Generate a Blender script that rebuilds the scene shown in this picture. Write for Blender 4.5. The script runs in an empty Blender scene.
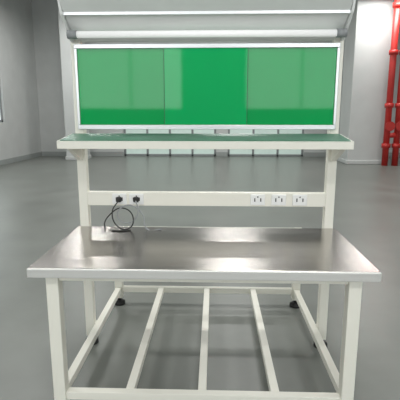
import bpy, bmesh, math, random
from mathutils import Vector, Matrix
random.seed(3)
S=bpy.context.scene
S.view_settings.view_transform='Standard'

# ---------------- materials ----------------
def mat(name,col,rough=0.5,metal=0.0,noise=0.0,nscale=8,bump=0.0,bscale=60,stretch=None,coat=0.0,emit=None,estr=0,spec=0.5,rvar=0.0):
    m=bpy.data.materials.new(name); m.use_nodes=True
    nt=m.node_tree; b=nt.nodes['Principled BSDF']
    b.inputs['Base Color'].default_value=(*col,1); b.inputs['Roughness'].default_value=rough
    b.inputs['Metallic'].default_value=metal; b.inputs['Coat Weight'].default_value=coat
    b.inputs['Coat Roughness'].default_value=0.04
    b.inputs['Specular IOR Level'].default_value=spec
    tc=nt.nodes.new('ShaderNodeTexCoord'); mp=nt.nodes.new('ShaderNodeMapping')
    nt.links.new(tc.outputs['Object'],mp.inputs[0])
    if stretch: mp.inputs['Scale'].default_value=stretch
    if noise>0 or rvar>0:
        n=nt.nodes.new('ShaderNodeTexNoise'); n.inputs['Scale'].default_value=nscale; n.inputs['Detail'].default_value=7
        nt.links.new(mp.outputs[0],n.inputs['Vector'])
        if noise>0:
            r=nt.nodes.new('ShaderNodeValToRGB')
            r.color_ramp.elements[0].position=0.3; r.color_ramp.elements[1].position=0.7
            r.color_ramp.elements[0].color=(*[max(0,c*(1-noise)) for c in col],1)
            r.color_ramp.elements[1].color=(*[min(1,c*(1+noise)) for c in col],1)
            nt.links.new(n.outputs['Fac'],r.inputs[0]); nt.links.new(r.outputs[0],b.inputs['Base Color'])
        if rvar>0:
            mr=nt.nodes.new('ShaderNodeMapRange'); mr.inputs['To Min'].default_value=rough-rvar; mr.inputs['To Max'].default_value=rough+rvar
            nt.links.new(n.outputs['Fac'],mr.inputs['Value']); nt.links.new(mr.outputs[0],b.inputs['Roughness'])
    if bump>0:
        n2=nt.nodes.new('ShaderNodeTexNoise'); n2.inputs['Scale'].default_value=bscale
        nt.links.new(mp.outputs[0],n2.inputs['Vector'])
        bp=nt.nodes.new('ShaderNodeBump'); bp.inputs['Strength'].default_value=bump; bp.inputs['Distance'].default_value=0.01
        nt.links.new(n2.outputs['Fac'],bp.inputs['Height']); nt.links.new(bp.outputs[0],b.inputs['Normal'])
    if emit: 
        b.inputs['Emission Color'].default_value=(*emit,1); b.inputs['Emission Strength'].default_value=estr
    return m
M=dict(
 floor=mat('epoxy_floor',(0.195,0.205,0.188),0.33,noise=0.13,nscale=1.6,bump=0.03,bscale=3,rvar=0.07,spec=0.4),
 wall=mat('wall_paint',(0.58,0.59,0.58),0.8,noise=0.04,nscale=2),
 wall2=mat('wall_dado_grey',(0.33,0.35,0.34),0.7,noise=0.05,nscale=2),
 ceil=mat('ceiling_concrete',(0.5,0.51,0.51),0.9,noise=0.08),
 beam=mat('beam_concrete',(0.5,0.51,0.5),0.9,noise=0.05),
 powder=mat('cream_powder_coat',(0.86,0.84,0.755),0.38,bump=0.03,bscale=300),
 steel=mat('brushed_stainless',(0.47,0.44,0.415),0.22,metal=1,noise=0.12,nscale=5,stretch=(0.6,70,70),bump=0.05,bscale=8,rvar=.06),
 edge=mat('stainless_edge',(0.80,0.79,0.77),0.4,metal=0.6),
 alu=mat('aluminium',(0.72,0.73,0.74),0.35,metal=0.6),
 green=mat('green_board',(0.0,0.35,0.085),0.05,noise=0.05,nscale=1.5,spec=0.34,bump=0.03,bscale=3),
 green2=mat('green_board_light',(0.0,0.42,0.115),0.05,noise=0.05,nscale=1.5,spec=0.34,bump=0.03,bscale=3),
 seam=mat('panel_seam_dark_green',(0.0,0.15,0.05),0.3,noise=0.05),
 shelf=mat('green_esd_mat',(0.05,0.22,0.13),0.35,noise=0.1,nscale=8),  # green board's reflection put into the dark grey shelf top's colour
 black=mat('black_rubber',(0.02,0.02,0.02),0.6,noise=0.1),
 white=mat('white_plastic',(0.88,0.88,0.87),0.4,noise=0.02),
 tube=mat('lamp_diffuser',(0.7,0.7,0.7),0.35,noise=0.02,emit=(1,1,.98),estr=0.4),
 grey=mat('grey_plastic',(0.3,0.31,0.32),0.5,noise=0.05),
 red=mat('fire_red_paint',(0.50,0.03,0.025),0.4,noise=0.08),
 frame=mat('window_frame',(0.25,0.27,0.27),0.5,noise=0.05),
 outside=mat('frosted_daylight_glass',(0.4,0.5,0.45),0.3,noise=0.05,emit=(0.80,0.95,0.88),estr=0.3),
 dayglass=mat('daylight_window_glass',(0.5,0.6,0.55),0.3,noise=0.05,emit=(0.92,0.97,1.0),estr=1.3),
 lamp=mat('ceiling_lamp_glow',(0.9,0.9,0.9),0.5,noise=0.01,emit=(1,1,0.97),estr=4),
)
# ---------------- helpers ----------------
def link(o,parent=None):
    S.collection.objects.link(o)
    if parent: o.parent=parent
    return o
def empty(name,loc=(0,0,0)):
    o=bpy.data.objects.new(name,None); o.empty_display_size=0.1; o.location=loc; S.collection.objects.link(o); return o
def boxes(name,lst,m,parent=None,bevel=0.003):
    """lst of (x0,x1,y0,y1,z0,z1)"""
    bm=bmesh.new()
    for x0,x1,y0,y1,z0,z1 in lst:
        r=bmesh.ops.create_cube(bm,size=1)
        bmesh.ops.scale(bm,vec=(x1-x0,y1-y0,z1-z0),verts=r['verts'])
        bmesh.ops.translate(bm,vec=((x0+x1)/2,(y0+y1)/2,(z0+z1)/2),verts=r['verts'])
    me=bpy.data.meshes.new(name); bm.to_mesh(me); bm.free()
    o=bpy.data.objects.new(name,me); me.materials.append(m); link(o,parent)
    if bevel>0:
        b=o.modifiers.new('bevel','BEVEL'); b.width=bevel; b.segments=2; b.limit_method='ANGLE'
    return o
def cyls(name,lst,m,parent=None,seg=20):
    """lst of (p0,p1,r0,r1)"""
    bm=bmesh.new()
    for p0,p1,r0,r1 in lst:
        p0=Vector(p0);p1=Vector(p1);d=p1-p0
        mx=Matrix.Translation((p0+p1)/2)@d.to_track_quat('Z','Y').to_matrix().to_4x4()
        bmesh.ops.create_cone(bm,cap_ends=True,segments=seg,radius1=r0,radius2=r1,depth=d.length,matrix=mx)
    for f in bm.faces: f.smooth=len(f.verts)==4
    me=bpy.data.meshes.new(name); bm.to_mesh(me); bm.free()
    o=bpy.data.objects.new(name,me); me.materials.append(m); link(o,parent); return o
def profile(name,pts,x0,x1,m,parent=None,bevel=0.002):
    bm=bmesh.new()
    a=[bm.verts.new((x0,y,z)) for y,z in pts]; b=[bm.verts.new((x1,y,z)) for y,z in pts]
    bm.faces.new(a); bm.faces.new(b[::-1]); n=len(pts)
    for i in range(n): bm.faces.new((a[i],b[i],b[(i+1)%n],a[(i+1)%n]))
    bmesh.ops.recalc_face_normals(bm,faces=bm.faces)
    me=bpy.data.meshes.new(name); bm.to_mesh(me); bm.free()
    o=bpy.data.objects.new(name,me); me.materials.append(m); link(o,parent)
    if bevel>0:
        q=o.modifiers.new('bevel','BEVEL'); q.width=bevel; q.segments=2
    return o
def cable(name,pts,r,m,parent=None):
    c=bpy.data.curves.new(name,'CURVE'); c.dimensions='3D'; c.bevel_depth=r; c.bevel_resolution=3
    s=c.splines.new('BEZIER'); s.bezier_points.add(len(pts)-1)
    for p,q in zip(s.bezier_points,pts):
        p.co=q; p.handle_left_type=p.handle_right_type='AUTO'
    o=bpy.data.objects.new(name,c); c.materials.append(m); link(o,parent); return o

# ---------------- room ----------------
XL,XR,YB,YF,H=-6.0,7.5,15.0,-3.5,5.4
boxes('floor',[(XL-.2,XR+.2,YF-.2,YB+.2,-0.2,0)],M['floor'],bevel=0)
boxes('ceiling',[(XL-.2,XR+.2,YF-.2,YB+.2,H,H+0.2)],M['ceil'],bevel=0)
boxes('ceiling_beam',[(XL,XR,y,y+0.4,H-0.5,H) for y in (1.5,5.5,9.5)],M['beam'],bevel=0)
boxes('wall_back',[(XL-.2,-3.1,YB,YB+.2,0,H),(-3.1,0.1,YB,YB+.2,2.6,H),(0.1,0.5,YB,YB+.2,0,H),(0.5,3.1,YB,YB+.2,2.6,H),(3.1,XR+.2,YB,YB+.2,0,H)],M['wall'],bevel=0)
def glazed(name,x0,x1,z0,z1,nx,nz,y=YB+0.06,g='outside'):
    e=empty(name,(0,0,0)); L=[]
    t=0.07
    for i in range(nx+1):
        x=x0+t/2+(x1-x0-t)*i/nx; L.append((x-t/2,x+t/2,y,y+0.08,z0,z1))
    for i in range(nz+1):
        z=z0+t/2+(z1-z0-t)*i/nz; L.append((x0,x1,y,y+0.08,z-t/2,z+t/2))
    boxes('frame',L,M['frame'],e,0.004)
    boxes('glass',[(x0+.02,x1-.02,y+0.03,y+0.045,z0+.02,z1-.02)],M[g],e,0)
glazed('door_1',-3.1,0.1,0,2.6,4,2)
glazed('door_2',0.5,3.1,0,2.6,3,2)
wl=[]; wins=[(3.0,6.0),(8.0,12.5)]
segs=[YF]+[v for w in wins for v in w]+[YB]
for i in range(0,len(segs),2): wl.append((XL-.2,XL,segs[i],segs[i+1],0,H))
for a,b in wins: wl+= [(XL-.2,XL,a,b,0,1.2),(XL-.2,XL,a,b,3.6,H)]
boxes('wall_left',wl,M['wall'],bevel=0)
def glazed_side(name,x,y0,y1,z0,z1,n):
    e=empty(name); L=[];t=.07
    for i in range(n+1):
        y=y0+t/2+(y1-y0-t)*i/n; L.append((x,x+.08,y-t/2,y+t/2,z0,z1))
    for z in (z0+t/2,(z0+z1)/2,z1-t/2): L.append((x,x+.08,y0,y1,z-t/2,z+t/2))
    boxes('frame',L,M['frame'],e,0.004)
    boxes('glass',[(x+.03,x+.045,y0+.02,y1-.02,z0+.02,z1-.02)],M['dayglass'],e,0)
glazed_side('window_3',XL-.14,3.0,6.0,1.2,3.6,3)
glazed_side('window_4',XL-.14,8.0,12.5,1.2,3.6,4)
boxes('wall_right',[(XR,XR+.2,YF,YB,0,H)],M['wall'],bevel=0)
W1=(-3.6,-0.5); W2=(0.55,3.9); Z0,Z1=1.45,3.9
boxes('wall_front',[(XL,W1[0],YF-.2,YF,0,H),(W1[1],W2[0],YF-.2,YF,0,H),(W2[1],XR,YF-.2,YF,0,H)]+[(a,b,YF-.2,YF,z,zz) for a,b in (W1,W2) for z,zz in ((0,Z0),(Z1,H))],M['wall'],bevel=0)
for i,(a,b) in enumerate((W1,W2)):
    glazed('window_%d'%(i+1),a,b,Z0,Z1,3,2,y=YF-.14,g='dayglass')  # unseen windows added behind the camera for fill and green-board reflections
boxes('baseboard_back',[(XL,-3.1,YB-.02,YB,0,.15),(0.1,.5,YB-.02,YB,0,.15),(3.1,XR,YB-.02,YB,0,.15)],M['wall2'])
boxes('baseboard_left',[(XL,XL+.02,YF,YB-.02,0,.15)],M['wall2'])
def column(x,y,w):
    boxes('concrete_column',[(x-w/2,x+w/2,y-w/2,y+w/2,0,H-0.001),(x-w/2-.03,x+w/2+.03,y-w/2-.03,y+w/2+.03,0,0.12)],M['wall'],bevel=0.02)
column(4.4,13.2,1.0)
column(-4.35,13.9,0.6)
# ceiling light fixtures
for y in (-1.5,3.2,7.5,12.0):
    for x in (-3.6,0.6,4.6):
        e=empty('ceiling_light')
        boxes('housing',[(x-.7,x+.7,y-.17,y+.17,4.50,4.57)],M['white'],e,0.01)
        boxes('diffuser',[(x-.66,x+.66,y-.14,y+.14,4.485,4.50)],M['lamp'],e,0.002)
        cyls('rods',[((x-.5,y,4.57),(x-.5,y,H),.008,.008),((x+.5,y,4.57),(x+.5,y,H),.008,.008)],M['grey'],e,8)
        ld=bpy.data.lights.new('lamp_light','AREA'); ld.shape='RECTANGLE'; ld.size=1.3; ld.size_y=.28; ld.energy=50 if y<5 else 62; ld.color=(1,1,.98)
        lo=bpy.data.objects.new('lamp_light',ld); lo.location=(x,y,4.47); link(lo,e)
# ---------------- red fire pipes ----------------
e=empty('fire_pipe')
P=[]
pa,pb=4.86,5.14
for x in (pa,pb):
    P.append(((x,12.4,0),(x,12.4,H-.01),.085,.085))
    for z in (.5,1.6,3.0,4.2): P.append(((x,12.4,z),(x,12.4,z+.12),.12,.12))
P.append(((pa,12.4,0.85),(pb,12.4,0.85),.07,.07))
cyls('pipes',P,M['red'],e)
cyls('valve_wheels',[((x,12.2,1.1),(x,12.23,1.1),.13,.13) for x in (pa,pb)]+[((x,12.2,1.1),(x,12.4,1.1),.03,.03) for x in (pa,pb)],M['red'],e)
# ---------------- workbench ----------------
wb=empty('assembly_workbench')
TB=2.45
boxes('steel_top',[(-.75,.75,1.739,TB,.725,.76)],M['steel'],wb,.003)
boxes('steel_top_front_fold',[(-.75,.75,1.733,1.739,.718,.757)],M['edge'],wb,.002)
lx=.66; t=.028
for i,(x,y) in enumerate([(-lx,1.80),(lx,1.80)]):
    boxes('leg_%d'%(i+1),[(x-t,x+t,y-t,y+t,.055,.725)],M['powder'],wb,.004)
ux=.713; uy=TB+.03; ut=.026
for i,x in enumerate((-ux,ux)):
    boxes('upright_%d'%(i+1),[(x-ut,x+ut,uy-ut,uy+ut,.055,1.86)],M['powder'],wb,.004)
ry=3.05
for i,x in enumerate((-lx,lx)):
    boxes('rear_leg_%d'%(i+1),[(x-t,x+t,ry-t,ry+t,.055,.60)],M['powder'],wb,.004)
F=[]
for x,y in [(-lx,1.80),(lx,1.80),(-ux,uy),(ux,uy),(-lx,ry),(lx,ry)]:
    F+= [((x,y,0),(x,y,.022),.042,.040),((x,y,.022),(x,y,.034),.040,.02),((x,y,.034),(x,y,.06),.014,.014)]
cyls('levelling_feet',F,M['black'],wb)
s=.02
boxes('under_top_frame',[(-lx+t,lx-t,1.785,1.815,.685,.725),(-ux+ut,ux-ut,uy-.02,uy+.02,.685,.725),
   (-lx-s,-lx+s,1.828,uy-ut,.685,.725),(lx-s,lx+s,1.828,uy-ut,.685,.725),
   (-lx-s,-lx+s,uy-.02,ry-t,.56,.60),(lx-s,lx+s,uy-.02,ry-t,.56,.60),(-lx+t,lx-t,ry-s,ry+s,.56,.60)],M['powder'],wb,.003)
zb0,zb1=.10,.14
boxes('bottom_frame',[(-lx+t,lx-t,1.78,1.82,zb0,zb1),(-lx+t,lx-t,ry-s,ry+s,zb0,zb1),
   (-lx-s,-lx+s,1.828,ry-t,zb0,zb1),(lx-s,lx+s,1.828,ry-t,zb0,zb1),
   (-ux+ut,lx*-1-s,uy-s,uy+s,zb0,zb1),(lx+s,ux-ut,uy-s,uy+s,zb0,zb1)],M['powder'],wb,.003)
boxes('bottom_slats',[(x-s,x+s,1.82,ry-s,zb0,zb1) for x in (-.34,0,.34)],M['powder'],wb,.003)
# shelf
profile('shelf_board',[(2.21,1.232),(2.45,1.252),(2.45,1.300),(2.21,1.272)],-.76,.75,M['powder'],wb)
profile('shelf_mat',[(2.217,1.2735),(2.435,1.2985),(2.435,1.302),(2.217,1.2765)],-.745,.735,M['shelf'],wb,0)  # thin shelf top sheet, coloured with the board's reflected green
for i,x in enumerate((-.715,.715)):
    profile('shelf_bracket_%d'%(i+1),[(2.25,1.235),(2.454,1.25),(2.454,1.15),(2.43,1.15)],x-.012,x+.012,M['powder'],wb,.001)
# green board
by=2.425
B=.712
boxes('board_frame',[(-B,B,by,by+.028,1.755,1.778),(-B,B,by,by+.028,1.325,1.350),(-B,-B+.014,by,by+.028,1.350,1.755),(B-.014,B,by,by+.028,1.350,1.755)],M['alu'],wb,.002)
C=B-.014
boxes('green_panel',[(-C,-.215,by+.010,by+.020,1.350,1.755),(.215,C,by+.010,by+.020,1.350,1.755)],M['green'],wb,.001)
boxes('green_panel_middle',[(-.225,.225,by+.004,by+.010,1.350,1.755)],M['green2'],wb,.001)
boxes('panel_seams',[(x-.0015,x+.0015,by+.0035,by+.0099,1.350,1.755) for x in (-.2265,.2265)],M['seam'],wb,0)
# lamp hood
hw=.722
profile('lamp_hood',[(2.30,1.905),(2.46,1.80),(2.50,1.80),(2.50,1.82),(2.34,1.955),(2.24,1.985),(2.24,1.955)],-hw+.008,hw-.008,M['white'],wb)
boxes('hood_rim',[(-hw,hw,2.292,2.302,1.895,1.912)],M['alu'],wb,.002)
for i,x in enumerate((-hw,hw)):
    profile('hood_end_%d'%(i+1),[(2.28,1.90),(2.41,1.79),(2.50,1.79),(2.50,1.83),(2.34,1.96),(2.24,1.99)],x-.006,x+.006,M['white'],wb,.001)
cyls('lamp_tube',[((-.67,2.36,1.815),(.67,2.36,1.815),.017,.017)],M['tube'],wb)
cyls('lamp_tube_caps',[((-.72,2.36,1.815),(-.67,2.36,1.815),.022,.022),((.67,2.36,1.815),(.72,2.36,1.815),.022,.022)],M['grey'],wb)
# power rail
boxes('power_rail',[(-ux+ut,ux-ut,2.455,2.495,.885,.965)],M['powder'],wb,.003)
L=[];D=[]
for x in (-.50,-.40,.30,.42,.54):
    L.append((x-.042,x+.042,2.447,2.455,.893,.957))
    D+= [(x-.02,x-.014,2.4455,2.4472,.915,.935),(x+.014,x+.02,2.4455,2.4472,.915,.935),(x-.003,x+.003,2.4455,2.4472,.938,.946)]
boxes('socket_plates',L,M['white'],wb,.004); boxes('socket_holes',D,M['black'],wb,0)
boxes('plug_bodies',[(-.515,-.485,2.42,2.447,.91,.94),(-.415,-.385,2.42,2.447,.91,.94)],M['black'],wb,.006)
cable('power_cable_1',[(-.50,2.42,.92),(-.53,2.39,.86),(-.50,2.38,.78),(-.44,2.38,.765),(-.41,2.39,.82),(-.46,2.40,.88),(-.55,2.41,.84),(-.58,2.40,.77),(-.50,2.34,.764),(-.42,2.36,.764)],.0035,M['black'],wb)
cable('power_cable_2',[(-.40,2.42,.92),(-.38,2.39,.87),(-.43,2.39,.80),(-.50,2.39,.83),(-.45,2.39,.90),(-.36,2.40,.85),(-.33,2.38,.764),(-.25,2.38,.764)],.0035,M['grey'],wb)

# ---------------- light ----------------
w=bpy.data.worlds.new('World'); S.world=w; w.use_nodes=True
w.node_tree.nodes['Background'].inputs[0].default_value=(0.8,0.9,1,1); w.node_tree.nodes['Background'].inputs[1].default_value=1.0
for a,b in (W1,W2):
    ld=bpy.data.lights.new('window_daylight','AREA'); ld.shape='RECTANGLE'; ld.size=b-a-.15; ld.size_y=Z1-Z0-.15; ld.energy=56; ld.color=(.97,.99,1)  # fill lamp added at each invented front window
    lo=bpy.data.objects.new('window_daylight',ld); lo.location=((a+b)/2,YF+.02,(Z0+Z1)/2); lo.rotation_euler=(math.radians(90),0,0); link(lo)
# ---------------- camera ----------------
cd=bpy.data.cameras.new('camera'); cam=bpy.data.objects.new('camera',cd); S.collection.objects.link(cam)
cd.sensor_width=36; cd.lens=36*433/400; cd.clip_start=.05
cam.location=(.051,0,1.403); cam.rotation_euler=(math.radians(90-11.1),0,math.radians(1.93))
S.camera=cam
